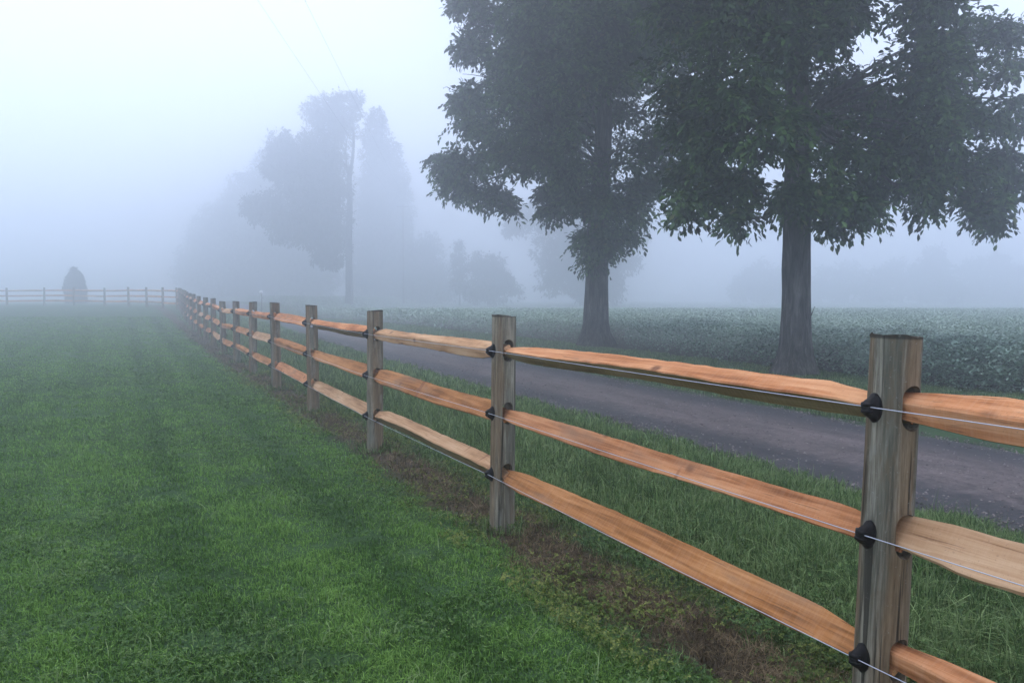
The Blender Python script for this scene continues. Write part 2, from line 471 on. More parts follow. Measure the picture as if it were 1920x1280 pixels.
tag(r, "narrow worn asphalt lane running beside the rail fence", "road", kind='structure')

# ------------------------------------------------------------------ fence
rng = np.random.default_rng(5)
HOLES = (1.095, 0.725, 0.36)
POST_R, POST_H = 0.073, 1.30

def post_mesh(seed, r0, detail):
    """round post with three through slots running along local X"""
    rg = np.random.default_rng(seed)
    n = 40 if detail else 14
    zs = np.concatenate([[-0.25], np.linspace(0.0, POST_H - 0.012, 22 if detail else 7), [POST_H]])
    a = np.linspace(0, 2 * np.pi, n, endpoint=False)
    ph = rg.uniform(0, 6, 4)
    rings = []
    for z in zs:
        flat = 1 + 0.012 * np.sin(2 * a + ph[0]) + 0.007 * np.sin(3 * a + ph[1] + 0.8 * z) + 0.003 * np.sin(7 * a + ph[2])
        rr = r0 * (1.03 - 0.05 * z / POST_H) * flat
        if detail: rr = rr * (1 + rg.normal(0, 0.003, n))
        if z == POST_H: rr = rr * (1.012 + (np.clip(rg.normal(0, .012, n), -.01, .04) if detail else 0))
        top = (0.006 * np.sin(a + ph[3]) + (np.convolve(np.tile(rg.normal(0, 0.004, n), 2), np.ones(3) / 3, 'same')[:n] if detail else 0)) if z > POST_H - 0.005 else 0
        rings.append(np.stack([rr * np.cos(a), rr * np.sin(a), z + top + 0 * a], -1))
    mb = MB(); mb.ring_tube(rings)
    me = mb.mesh("post", M_POST)
    if not detail: return me
    tmp = link("post_tmp", me)
    cut = MB()
    for hz in HOLES:
        prof = []
        hw, hh = 0.034, 0.066
        for k in range(12): 
            t_ = math.pi * k / 11; prof.append((hw * math.cos(t_), hh - hw + hw * math.sin(t_)))
        for k in range(12):
            t_ = math.pi + math.pi * k / 11; prof.append((hw * math.cos(t_), -hh + hw + hw * math.sin(t_)))
        rg2 = [[(x, p[0], hz + p[1]) for p in prof] for x in (-0.2, 0.2)]
        cut.ring_tube(rg2)
    cm = cut.mesh("cut", None)
    co = link("cut_tmp", cm)
    bo = tmp.modifiers.new("b", 'BOOLEAN'); bo.operation = 'DIFFERENCE'; bo.solver = 'EXACT'; bo.object = co
    dg = bpy.context.evaluated_depsgraph_get()
    res = bpy.data.meshes.new_from_object(tmp.evaluated_get(dg))
    bpy.data.objects.remove(tmp); bpy.data.objects.remove(co)
    res.name = "post"
    # soften the round side, keep the cut edges and the sawn top sharp
    b = bmesh.new(); b.from_mesh(res)
    for f in b.faces: f.smooth = abs(f.normal.z) < 0.5
    for e in b.edges:
        if len(e.link_faces) == 2 and e.calc_face_angle(0) > 0.5: e.smooth = False
    b.to_mesh(res); b.free()
    return res

def insulator_mesh():
    """black plastic claw insulator: diamond backplate, ridged body and a wire slot; +Y points away from the post"""
    mb = MB()
    a = np.linspace(0, 2 * np.pi, 16, endpoint=False)
    def oval(w, h, p):
        return (np.sign(np.cos(a)) * np.abs(np.cos(a)) ** p * w, np.sign(np.sin(a)) * np.abs(np.sin(a)) ** p * h)
    rings = []
    for y, w, h, p in ((-0.006, .023, .043, 1.05), (0.007, .023, .043, 1.05), (0.012, .019, .036, 1.0), (0.022, .018, .029, .95),
                       (0.030, .019, .025, .9), (0.038, .016, .020, .9), (0.043, .008, .011, 1)):
        x, z = oval(w, h, p); rings.append(np.stack([x, y + 0 * x, z], -1))
    mb.ring_tube(rings)
    for z in (-0.011, 0.012):      # the two ribs that hold the wire
        mb.tube([(-0.019, 0.028, z), (-0.008, 0.039, z * .8), (0.008, 0.039, z * .8), (0.019, 0.028, z)], [.005, .007, .007, .005], 7)
    mb.tube([(0, 0.004, .030), (0, 0.012, .030)], .0055, 8)      # nail heads
    mb.tube([(0, 0.004, -.030), (0, 0.012, -.030)], .0055, 8)
    me = mb.mesh("insulator", M_BLACK, True)
    return me

def rail_mesh(L, kind, seed, detail, swell=(0.0, 0.0), ends=None):
    """split rail along local X; local Y towards the lawn, Z up"""
    rg = np.random.default_rng(seed)
    K = 46 if detail else 9
    prof = {'ridge': [(-.040, .056), (-.030, .060), (.044, .012), (.046, .004), (-.012, -.060), (-.024, -.062), (-.046, -.02)],
            'slab': [(-.042, .058), (-.034, .062), (.038, -.040), (.042, -.048), (.034, -.058), (.020, -.062), (-.046, -.018)],
            'block': [(-.036, .054), (-.022, .060), (.038, .020), (.042, .010), (.032, -.056), (.020, -.060), (-.044, -.02)]}[kind]
    prof = np.array(prof) * rg.uniform(0.95, 1.05)
    prof[:, 1] *= rg.uniform(0.95, 1.05)
    ts = np.linspace(0, 1, K)
    rings = []
    ph = rg.uniform(0, 6, 6)
    bow = rg.normal(0, 0.008); bowy = rg.normal(0, 0.004)
    jit = rg.normal(0, 0.0011, (K, len(prof), 2))
    jit[:, 1] = jit[:, 0]; jit[:, 3] = jit[:, 2]; jit[:, 5] = jit[:, 4]
    la, lb = rg.uniform(.22, .34), rg.uniform(.28, .42)        # lengths of the hewn ends
    up0, up1 = rg.choice([-1, 0, 1]), rg.choice([-1, 0, 1, 1])
    if detail and ends is not None: up0, up1 = ends
    tw0, tw1 = rg.uniform(-.07, .07), rg.uniform(-.07, .07)
    for k, t in enumerate(ts):
        x = (t - .5) * L
        e0 = min(1, (x + L / 2) / la); e1 = min(1, (L / 2 - x) / lb)
        tp = (0.60 + 0.40 * e0) * (0.60 + 0.40 * e1)
        ty = (0.52 + 0.48 * e0) * (0.52 + 0.48 * e1)
        sh = -0.016 * (up0 * (1 - e0) + up1 * (1 - e1))          # cut more from the top or from underneath
        big = 1 + swell[0] + (swell[1] - swell[0]) * t
        tw = tw0 + (tw1 - tw0) * t
        edge = np.array([0, 0, .004, .004, .004, .004, 0]) * math.sin(11 * t + ph[1]) + np.array([1, 1, 0, 0, 0, 0, 0]) * .0035 * math.sin(8 * t + ph[2])
        pp = prof * [ty, tp] * big + jit[k]
        pp[:, 1] += edge + sh
        c, s_ = math.cos(tw), math.sin(tw)
        y = pp[:, 0] * c - pp[:, 1] * s_ + bowy * 4 * t * (1 - t)
        z = pp[:, 0] * s_ + pp[:, 1] * c + bow * 4 * t * (1 - t)
        rings.append(np.stack([x + 0 * y, y, z], -1))
    mb = MB(); mb.ring_tube(np.array(rings)[:, ::-1])
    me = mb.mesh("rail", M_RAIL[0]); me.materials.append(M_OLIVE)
    dull = (0, 1, 2) if kind == 'ridge' else (0, 1)  # lower front and underside faces get the colour with shade painted in
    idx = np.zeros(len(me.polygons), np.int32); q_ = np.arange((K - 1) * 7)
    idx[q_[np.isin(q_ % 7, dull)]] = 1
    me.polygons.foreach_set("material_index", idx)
    return me

near_posts = [post_mesh(11, 0.071, True), post_mesh(23, POST_R, True), post_mesh(37, POST_R * .98, True)]
far_posts = [post_mesh(51, POST_R, False), post_mesh(52, POST_R * .95, False)]
ins = insulator_mesh()

PX = [1659, 941, 701, 586, 517, 473, 443, 418, 400, 386, 374, 364, 357, 352, 348, 345, 342, 340, 337.5]
run1 = [(2.30, -0.11)] + [((px - CX) / F * (2.4 + 2.513 * k), 2.4 + 2.513 * k) for k, px in enumerate(PX)]
CROSS = [(333, 49.8), (306, 51.6), (276, 53.6), (242, 55.6), (197, 57.4), (140, 58.6), (84, 59.2), (14, 59.4), (-58, 59.0), (-132, 58.4)]
run2 = [run1[-1]] + [((px - CX) / F * y, y) for px, y in CROSS]

LEAN = {1: (1.75, 0.4), 2: (0.6, 0.2), 3: (0.4, 0.5), 4: (-0.5, 0), 6: (0.8, 0)}
def build_fence(name, pts, label, first_post, seed):
    rg = np.random.default_rng(seed)
    b = pts[0]
    root = empty(name, (b[0], b[1], h1(*b)))
    tag(root, label, "fence")
    wires = [[], [], []]
    P3 = []
    for k, (x, y) in enumerate(pts):
        a = pts[max(k - 1, 0)]; c = pts[min(k + 1, len(pts) - 1)]
        d = Vector((c[0] - a[0], c[1] - a[1], 0)).normalized()
        ang = math.atan2(d.y, d.x)
        P3.append((Vector((x, y, h1(x, y))), ang))
    mates = []
    for k, (p, ang) in enumerate(P3):
        ln = LEAN.get(k, (rg.normal(0, .5), rg.normal(0, .5))) if name_first(first_post) else (rg.normal(0, .6), rg.normal(0, .6))
        near = p.y < 12 and p.length < 14
        me = near_posts[(k - 1) % 3] if p.y < 24 else far_posts[k % 2]
        dz = (0, -.016, 0)[k] if k < 3 else rg.normal(0, 0.012)
        mat = Matrix.Translation(p + Vector((0, 0, dz))) @ Matrix.Rotation(math.radians(ln[0]), 4, 'Y') @ Matrix.Rotation(math.radians(-ln[1]), 4, 'X') @ Matrix.Rotation(ang, 4, 'Z')
        mates.append(mat)
        if k < first_post: 
            for w in range(3): wires[w].append(mat @ Vector((0, POST_R + 0.034, HOLES[w])))
            continue
        po = link("post", me, root)
        po.matrix_world = mat; po.matrix_parent_inverse = Matrix.Translation(-root.location)
        po.matrix_basis = Matrix.Translation(-root.location) @ mat; po.matrix_parent_inverse = Matrix.Identity(4)
        for w in range(3):
            it = link("insulator", ins, po, (rg.normal(0, .004), POST_R * 0.985, HOLES[w] - 0.004))
            it.rotation_euler = (0, rg.normal(0, .12), 0)
            wires[w].append(mat @ Vector((0, POST_R + 0.034, HOLES[w])))
    kinds = ['ridge', 'slab', 'slab']
    for k in range(len(P3) - 1):
        if k < first_post - 1: continue
        for w in range(3):
            off = 0.022 if k % 2 else -0.022
            a = mates[k] @ Vector((0, 0.004, HOLES[w] - 0.004 + off * .3))
            c = mates[k + 1] @ Vector((0, -0.002, HOLES[w] - 0.004 - off * .3))
            if first_post == 0 and k == 1: a, c = a + Vector((0, 0, -.004)), c + Vector((0, 0, -.002))
            v = c - a; L = v.length
            kd = kinds[w] if (k == 1 or rg.random() < .5) else ('block' if rg.random() < .6 else 'slab')
            if k == 0: kd = ('block', 'slab', 'block')[w]
            if k == 2: kd = ('block', 'slab', 'ridge')[w]
            if k == 1: sw = ((-0.18, -0.24), (-0.34, -0.34), (-0.16, -0.10))[w]
            else: sw = (rg.uniform(-.15, .04), rg.uniform(-.15, .04))
            if k == 0: sw = ((-.06, -.02), (-.12, -.12), (-.08, -.08))[w]
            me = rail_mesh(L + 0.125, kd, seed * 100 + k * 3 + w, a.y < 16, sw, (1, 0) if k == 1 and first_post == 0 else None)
            if (k > 2 and (k * 3 + w) % 5 == 1) or (k == 0 and w == 1) or (k == 2 and w != 1): me.materials[0] = M_RAIL[2]
            elif w > 0 and (k + w) % 4 != 2: me.materials[0] = M_RAIL[1]
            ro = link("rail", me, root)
            xax = v.normalized(); yax = Vector((0, 0, 1)).cross(xax).normalized(); zax = xax.cross(yax)
            mt = Matrix((xax, yax, zax)).transposed().to_4x4(); mt.translation = (a + c) / 2
            ro.matrix_basis = Matrix.Translation(-root.location) @ mt
    for w in range(3):
        mb = MB(); pts3 = []
        for k in range(len(wires[w]) - 1):
            a, c = wires[w][k], wires[w][k + 1]
            for t in np.linspace(0, 1, 6, endpoint=False):
                pts3.append(tuple(a.lerp(c, t) - Vector((0, 0, 0.003 * 4 * t * (1 - t)))))
        pts3.append(tuple(wires[w][-1]))
        pts3 = np.array(pts3) - np.array(root.location)
        mb.tube(pts3, 0.0014, 6)
        link("wire", mb.mesh("wire", M_WIRE, True), root)
    return root
def name_first(f): return f == 0
build_fence("split_rail_fence", run1, "three-rail wooden fence with round posts and wires running beside the road", 0, 7)
build_fence("split_rail_fence", run2, "faint far stretch of rail fence turning left across the far end of the lawn", 1, 8)

# ------------------------------------------------------------------ grass and low plants (stuff)
def blades(name, xy, hgt, wid, lean, mat, label, cat, seed, seg=2, dz=0.0):
    rg = np.random.default_rng(seed)
    x, y = xy; n = len(x)
    base = np.stack([x, y, H(x, y) - 0.004 + dz], -1)
    az = rg.uniform(0, 2 * np.pi, n); th = rg.uniform(0, 2 * np.pi, n)
    w = np.stack([np.cos(az), np.sin(az), np.zeros(n)], -1) * (wid * 0.5)[:, None]
    ld = np.stack([np.cos(th), np.sin(th), np.zeros(n)], -1)
    ln = np.abs(rg.normal(0, 1, n)) * lean
    up = np.array([0, 0, 1.0])
    mid = base + up * (hgt * 0.58)[:, None] + ld * (hgt * ln * 0.35)[:, None]
    tip = base + up * (hgt * (1 - 0.35 * np.clip(ln, 0, 1.4)))[:, None] + ld * (hgt * ln * 1.05)[:, None]
    V = np.stack([base - w, base + w, mid + w * 0.75, mid - w * 0.75, tip], 1)
    o = (np.arange(n) * 5)[:, None]
    ff = np.concatenate([o + [0, 1, 2, 3], o + [3, 2, 4]], 1).ravel()
    sizes = np.tile([4, 3], n)
    ob = link(name, new_mesh(name, V.reshape(-1, 3), ff, sizes, mat))
    return tag(ob, label, cat, kind='stuff')

def scatter(n, u0, u1, y0, y1, rg, power=2.0, frust=True, road=False, margin=2.4):
    """n ground points, their density falling with distance like y ** -power"""
    ys = y0 * (y1 / y0) ** np.linspace(0, 1, 2000)
    sl = 0.4258 if road else 0.4697
    lo = u0 - sl * ys; hi = u1 - sl * ys
    if frust:
        lo = np.maximum(lo, -0.64 * ys - margin); hi = np.minimum(hi, 0.64 * ys + margin)
    w = np.maximum(hi - lo, 0) * ys ** -power * np.gradient(ys)
    cdf = np.cumsum(w); cdf /= cdf[-1]
    yy = np.interp(rg.random(n), cdf, ys)
    l = np.interp(yy, ys, lo); h = np.interp(yy, ys, hi)
    return l + rg.random(n) * np.maximum(h - l, 0), yy

rg = np.random.default_rng(101)
x, y = scatter(640000, -60, 2.12, 2.1, 40, rg, 2.0)
edge = U(x, y) - 2.02 + 0.22 * nz(x, y, 2.2, 1.2) + 0.12 * nz(x, y, 6, 3)
bare = (np.hypot((x + 1.15) / .30, (y - 3.30) / .10) < 1 + .4 * nz(x, y, 9, 1)) | (np.hypot((x + .78) / .2, (y - 3.15) / .08) < 1 + .4 * nz(x, y, 9, 2))
ok = (edge < rg.random(len(x)) * 0.16) & (~bare | (rg.random(len(x)) < .18)); x, y = x[ok], y[ok]
tall = 0.75 + 0.3 * nz(x, y, 1.9, 5) + 0.35 * nz(x, y, 6.5, 2) + .35 * nz(x, y, 17, 6)
ok = rg.random(len(x)) < np.clip(.75 + .5 * nz(x, y, 21, 8) + .3 * nz(x, y, 9, 3), .12, 1); x, y, tall = x[ok], y[ok], tall[ok]
hg = (0.022 + 0.025 * rg.random(len(x))) * np.clip(tall, .35, 1.7)
wd = np.maximum(0.0048, 0.0010 * y) * rg.uniform(.6, 1.4, len(x))
blades("lawn_grass", (x, y), hg, wd, 1.0, M_LAWN, "short mown green lawn left of the fence", "grass", 1)

def leaflets(name, xy, z0, z1, size, mat, label, cat, seed, kind='stuff', n3=3, tilt=0.5):
    """small trefoil leaves on the ground: three pointed oval leaflets each"""
    rg = np.random.default_rng(seed)
    x, y = xy; n = len(x)
    c = np.stack([x, y, H(x, y) + rg.uniform(z0, z1, n)], -1)
    a0 = rg.uniform(0, 2 * np.pi, n); tx = rg.normal(0, tilt, n); ty = rg.normal(0, tilt, n)
    nrm = np.stack([tx, ty, np.ones(n)], -1); nrm /= np.linalg.norm(nrm, axis=1)[:, None]
    e1 = np.cross(nrm, np.array([0.3, 0.9, 0.1])); e1 /= np.linalg.norm(e1, axis=1)[:, None]
    e2 = np.cross(nrm, e1)
    Vs = []
    for k in range(n3):
        a = a0 + 2 * np.pi * k / n3
        d = np.cos(a)[:, None] * e1 + np.sin(a)[:, None] * e2
        s = -np.sin(a)[:, None] * e1 + np.cos(a)[:, None] * e2
        sz = (size * rg.uniform(.7, 1.25, n))[:, None]
        Vs.append(np.stack([c, c + d * sz * .55 + s * sz * .42 + nrm * sz * .12, c + d * sz, c + d * sz * .55 - s * sz * .42 + nrm * sz * .12], 1))
    V = np.stack(Vs, 1).reshape(-1, 3)
    nf = n * n3
    q = np.arange(nf * 4).reshape(nf, 4)
    ff = np.concatenate([q[:, [0, 1, 2]], q[:, [0, 2, 3]]], 0)
    ob = link(name, new_mesh(name, V, ff.ravel(), np.full(len(ff), 3), mat))
    return tag(ob, label, cat, kind=kind)

x, y = scatter(90000, -60, 2.2, 2.1, 16, rg, 2.3)
d = nz(x, y, 1.3, 7) + 0.5 * nz(x, y, 4.2, 1); ok = (d > 0.25 + rg.normal(0, .3, len(x))) & (U(x, y) < 2.05 + 0.2 * nz(x, y, 3, 2)); x, y = x[ok], y[ok]
leaflets("clover_patch", (x, y), 0.012, 0.042, np.maximum(0.011, .0020 * y), M_CLOVER, "low clover growing through the mown lawn", "clover", 2)

# a sprinkling of longer blades and pale clover heads in the lawn
x, y = scatter(14000, -60, 2.15, 2.1, 18, rg, 2.1)
ok = nz(x, y, 3.1, 11) + .6 * nz(x, y, 11, 4) > .1; x, y = x[ok], y[ok]
blades("lawn_grass", (x, y), .05 + .04 * rg.random(len(x)), np.maximum(.0048, .0011 * y), 1.1, M_VERGE, "scattered longer blades standing out of the mown lawn", "grass", 12)

# strip of dead straw and weeds below the fence
x, y = scatter(60000, 1.85, 2.75, 1.6, 34, rg, 2.0)
uu = U(x, y); ok = rg.random(len(x)) < np.exp(-((uu - 2.32 - 0.1 * nz(x, y, 1.4, 4)) / .21) ** 2); x, y = x[ok], y[ok]
blades("dead_grass_strip", (x, y), 0.02 + .045 * rg.random(len(x)), np.maximum(.0032, .0010 * y), 2.0, M_STRAW, "brown dead grass along the bare strip under the fence", "dead grass", 3)
x, y = scatter(24000, 1.8, 2.85, 1.8, 16, rg, 2.1)
d = nz(x, y, 2.4, 3) + .6 * nz(x, y, 7, 5); ok = (d > .05 + rg.normal(0, .3, len(x))); x, y = x[ok], y[ok]
leaflets("strip_weeds", (x, y), 0.01, 0.07, np.maximum(0.012, .0018 * y), M_WEED, "yellowish weeds sprouting in the bare strip under the fence", "weeds", 4, tilt=.7)

bx, by = [], []
for (px_, py_) in run1[1:9]:
    k_ = int(260 / max(1, py_ / 5)); a_ = rg.uniform(0, 2 * np.pi, k_); d_ = .07 + np.abs(rg.normal(0, .07, k_))
    bx.append(px_ + d_ * np.cos(a_)); by.append(py_ + d_ * np.sin(a_))
x, y = np.concatenate(bx), np.concatenate(by)
blades("post_foot_grass", (x, y), .04 + .09 * rg.random(len(x)), np.maximum(.004, .001 * y), .7, M_VERGE, "tufts of grass left uncut around the feet of the fence posts", "grass", 13)

# verge between fence and road: longer, rougher grass with dark clover near the fence
x, y = scatter(240000, 2.35, 6.0, 1.1, 40, rg, 1.9)
c = CR(x, y)
eg = 2.58 + 0.14 * nz(x, y, 2.0, 6) - U(x, y)
ok = (eg < rg.random(len(x)) * .15) & (c < ROAD_A + 0.12 + .16 * nz(x, y, 2.7, 3) + .08 * nz(x, y, 9, 1)); x, y = x[ok], y[ok]; c = c[ok]
mid = sst((U(x, y) - 2.6) / .7) * (0.35 + .65 * sst((ROAD_A + .1 - c) / 1.0))
hg = (0.04 + 0.12 * mid * np.clip(.8 + .5 * nz(x, y, 2.1, 8), .3, 1.4)) * rg.uniform(.55, 1.25, len(x)) * np.where(rg.random(len(x)) < .05, 1.7, 1) * np.clip(.95 + .45 * nz(x, y, 8, 4), .4, 1.5)
blades("verge_grass", (x, y), hg, np.maximum(.0052, .0011 * y) * rg.uniform(.6, 1.4, len(x)), 0.85, M_VERGE, "longer rough grass between the fence and the road", "grass", 5)
x, y = scatter(40000, 2.45, 4.6, 1.4, 15, rg, 2.2)
d = nz(x, y, 1.9, 9) - .9 * (U(x, y) - 3.0); ok = (d > rg.normal(0, .3, len(x))) & (U(x, y) > 2.55 + .15 * nz(x, y, 3, 6)) & (CR(x, y) < ROAD_A - .1); x, y = x[ok], y[ok]
leaflets("clover_patch", (x, y), 0.02, 0.10, np.maximum(0.014, .0022 * y), M_CLOVER, "dark clover crowding the road side of the fence foot", "clover", 6)

# loose stones on the road and along its crumbling edges
n = 15000
yy = 2.5 * (30 / 2.5) ** rg.random(n)
ed = rg.random(n)
cc = np.where(ed < .45, ROAD_A + np.abs(rg.normal(0, .22, n)) - .05, np.where(ed < .65, ROAD_B - np.abs(rg.normal(0, .22, n)) + .05, rg.uniform(ROAD_A, ROAD_B, n)))
xx = cc - .4258 * yy; ok = (np.abs(xx) < .66 * yy + 1); xx, yy = xx[ok], yy[ok]; n = len(xx)
sz = rg.uniform(.003, .011, n) * (1 + .04 * yy)
tt_ = np.clip((CR(xx, yy) - ROAD_A) / (ROAD_B - ROAD_A), 0, 1)
z0 = H(xx, yy) + .012 + .05 * np.sin(np.pi * tt_)
oc = np.array([[1, 0, 0], [0, 1, 0], [-1, 0, 0], [0, -1, 0], [0, 0, .7], [0, 0, -.5]])
V = np.stack([xx, yy, z0], -1)[:, None, :] + oc[None] * sz[:, None, None] * rg.uniform(.6, 1.3, (n, 6, 1))
tri = np.array([[0, 1, 4], [1, 2, 4], [2, 3, 4], [3, 0, 4], [1, 0, 5], [2, 1, 5], [3, 2, 5], [0, 3, 5]])
ff = (np.arange(n) * 6)[:, None, None] + tri[None]
o = link("loose_gravel", new_mesh("loose_gravel", V.reshape(-1, 3), ff.ravel(), np.full(n * 8, 3), M_STONE))
tag(o, "loose gravel on the worn lane and along its edges", "gravel", kind='stuff')

# grass strip beyond the road
x, y = scatter(110000, ROAD_B - .12, CROP_A + .3, 9, 110, rg, 1.9, road=True, margin=2)
ok = CR(x, y) > ROAD_B + .06 + .12 * nz(x, y, 2.2, 3); x, y = x[ok], y[ok]
blades("roadside_grass", (x, y), (.05 + .05 * rg.random(len(x))) * np.clip(1 + .4 * nz(x, y, 1.4, 2), .5, 1.5), np.maximum(.004, .0010 * y), .8, M_VERGE, "short grass strip between the road and the crop", "grass", 7)

# crop field: low leafy plants, one mass
x, y = scatter(950000, CROP_A - .1, 260, 11.5, 215, rg, 2.1, road=True, margin=2.5)
c = CR(x, y) - 1.0 * np.exp(-((y - 22.5) / 4.5) ** 2)
ok = (c > CROP_A - .1) & (np.hypot(x - 2.36, y - 23.3) > .9) & (np.hypot(x - 5.03, y - 14.7) > .8); x, y, c = x[ok], y[ok], c[ok]; n = len(x)
top = (0.70 + .08 * nz(x, y, 2.6, 4) + .10 * nz(x, y, 7.5, 1)) * (0.55 + .45 * sst((c - CROP_A + .1) / .45))
front = sst((CROP_A + 1.3 - c) / 1.0)
zf = np.where(rg.random(n) < .25 + .5 * front, rg.random(n) ** .6, 1 - .22 * rg.random(n) ** 1.5)
V0 = np.stack([x, y, H(x, y) + top * np.clip(zf, .08, 1)], -1)
th = rg.uniform(0, 2 * np.pi, n); pt = rg.uniform(-.65, .35, n) - .3 * front * rg.random(n)
dv = np.stack([np.cos(th) * np.cos(pt), np.sin(th) * np.cos(pt), np.sin(pt)], -1)
sv = np.cross(dv, np.array([0, 0, 1.0])); sv /= np.linalg.norm(sv, axis=1)[:, None]
nv_ = np.cross(sv, dv)
sz = (np.maximum(.064, .0024 * y) * rg.uniform(.7, 1.3, n))[:, None]
V = np.stack([V0, V0 + dv * sz * .5 + sv * sz * .36 + nv_ * sz * .1, V0 + dv * sz, V0 + dv * sz * .5 - sv * sz * .36 + nv_ * sz * .1], 1).reshape(-1, 3)
q = np.arange(n * 4).reshape(n, 4)
ff = np.concatenate([q[:, [0, 1, 2]], q[:, [0, 2, 3]]], 0)
o = link("crop_field", new_mesh("crop_field", V, ff.ravel(), np.full(len(ff), 3), M_CROP))
tag(o, "waist-high leafy green crop filling the field beyond the road", "crop", kind='stuff')

# ------------------------------------------------------------------ trees
def leaf_mesh(name, pts, outward, L, mat, seed, per=7, droop=0.55, wide=0.42, fine=True, scatter_r=0.16):
    """leaf sprays: `per` leaves fan out from every twig point and hang a little"""
    rg = np.random.default_rng(seed)
    n = len(pts)
    if fine:
        td = outward * .7 + rg.normal(0, .5, (n, 3)); td[:, 2] -= droop * .9
        td /= np.linalg.norm(td, axis=1)[:, None] + 1e-9
        sd_ = np.cross(td, rg.normal(0, .3, (n, 3)) + [0, 0, 1.0]); sd_ /= np.linalg.norm(sd_, axis=1)[:, None] + 1e-9
        tl = scatter_r * rg.uniform(.7, 1.4, n)
        tk = np.tile(np.linspace(-.3, 1, per), n)[:, None]
        td_, sdd = np.repeat(td, per, 0), np.repeat(sd_, per, 0)
        p = np.repeat(pts, per, 0) + td_ * tk * np.repeat(tl, per)[:, None] + rg.normal(0, scatter_r * .08, (n * per, 3))
        p[:, 2] -= (np.repeat(tl, per) * np.clip(tk[:, 0], 0, 1) ** 2 * .35)
        sg = np.tile(np.where(np.arange(per) % 2 == 0, 1.0, -1.0), n)[:, None]
        d = td_ * (.35 + .6 * tk) + sdd * sg * (1.0 - .55 * tk) + rg.normal(0, .22, (n * per, 3)); d[:, 2] -= droop * .45
    else:
        p = np.repeat(pts, per, 0) + rg.normal(0, scatter_r * .5, (n * per, 3))
        o = np.repeat(outward, per, 0)
        d = o * .6 + rg.normal(0, .75, (n * per, 3)); d[:, 2] -= droop
    d /= np.linalg.norm(d, axis=1)[:, None] + 1e-9
    s = np.cross(d, rg.normal(0, .45, (n * per, 3)) + [0, 0, 1.0]); s /= np.linalg.norm(s, axis=1)[:, None] + 1e-9
    k = np.cross(s, d)
    l = (L * rg.uniform(.65, 1.25, n * per))[:, None]
    w = l * wide
    if fine:
        V = np.stack([p, p + d * l * .33 + s * w * .40 + k * l * .05, p + d * l * .66 + s * w * .46 - k * l * .0, p + d * l - k * l * .16,
                      p + d * l * .66 - s * w * .46 - k * l * .0, p + d * l * .33 - s * w * .40 + k * l * .05, p + d * l * .36 - k * l * .02, p + d * l * .68 - k * l * .07], 1)
        q = (np.arange(n * per) * 8)[:, None]
        f4 = np.concatenate([q + [6, 1, 2, 7], q + [6, 7, 4, 5]], 0)
        f3 = np.concatenate([q + [0, 1, 6], q + [0, 6, 5], q + [7, 2, 3], q + [7, 3, 4]], 0)
        ff = np.concatenate([f4.ravel(), f3.ravel()]); sizes = np.concatenate([np.full(len(f4), 4), np.full(len(f3), 3)])
    else:
        V = np.stack([p, p + d * l * .5 + s * w * .5 + k * l * .08, p + d * l, p + d * l * .5 - s * w * .5 + k * l * .08], 1)
        q = (np.arange(n * per) * 4)[:, None]
        ff = np.concatenate([q + [0, 1, 2], q + [0, 2, 3]], 0); sizes = np.full(len(ff), 3); ff = ff.ravel()
    return new_mesh(name, V.reshape(-1, 3), ff, sizes, mat)

def n3(p, f, s):
    a, b, c = p[:, 0] * f, p[:, 1] * f, p[:, 2] * f
    return (np.sin(a * 1.3 + 1.6 * np.sin(b * .9 + s) + s) + np.sin(b * 1.5 + 1.4 * np.sin(c * 1.1 - s) + 2 * s) + np.sin(c * 1.7 + 1.5 * np.sin(a + s) + 3 * s)) / 3

def blob_points(blobs, density, rg, gap=-0.35, gf=1.6, seed=0.0, shell=2.3, sub=0.0):
    """twig points of a crown; with sub > 0 the twigs gather in small drooping clumps of that radius"""
    P_, O_ = [], []
    for (c, rad) in blobs:
        c = np.asarray(c, float); rad = np.asarray(rad, float)
        area = 4 * np.pi * ((rad[0] * rad[1] * rad[2]) ** (2 / 3))
        per = 9 if sub else 1
        n = max(3 if sub else 6, int(area * density / per * (1.35 if sub and rad.mean() < 1.35 * sub else 1)))
        d = rg.normal(0, 1, (n, 3)); d /= np.linalg.norm(d, axis=1)[:, None]
        r = rg.random(n) ** (1 / shell) * (1 + .16 * n3(d * 2.2 + c, 1.5, seed))
        if sub: r = r * np.clip(1 - .45 * sub / rad.mean(), .4, 1)
        p = c + d * rad * r[:, None]
        keep = n3(p, gf, seed) + .5 * n3(p, gf * 2.7, seed + 2) > (gap if not sub or rad.mean() > 1.35 * sub else gap - .6)
        p, d = p[keep], d[keep]
        if sub:
            m = len(p)
            e = rg.normal(0, 1, (m, per, 3)); e /= np.linalg.norm(e, axis=2)[..., None]
            e[..., 2] = np.abs(e[..., 2]) * .9 - .25
            sr = (sub * rg.uniform(.55, 1.35, m))[:, None, None]
            sr = np.minimum(sr, .8 * rad.mean())
            q = p[:, None, :] + e * sr * rg.uniform(.35, 1.0, (m, per, 1)) * [1, 1, .75]
            d = (e + .35 * d[:, None, :]).reshape(-1, 3); d /= np.linalg.norm(d, axis=1)[:, None] + 1e-9
            p = q.reshape(-1, 3)
        P_.append(p); O_.append(d)
    return np.concatenate(P_), np.concatenate(O_)

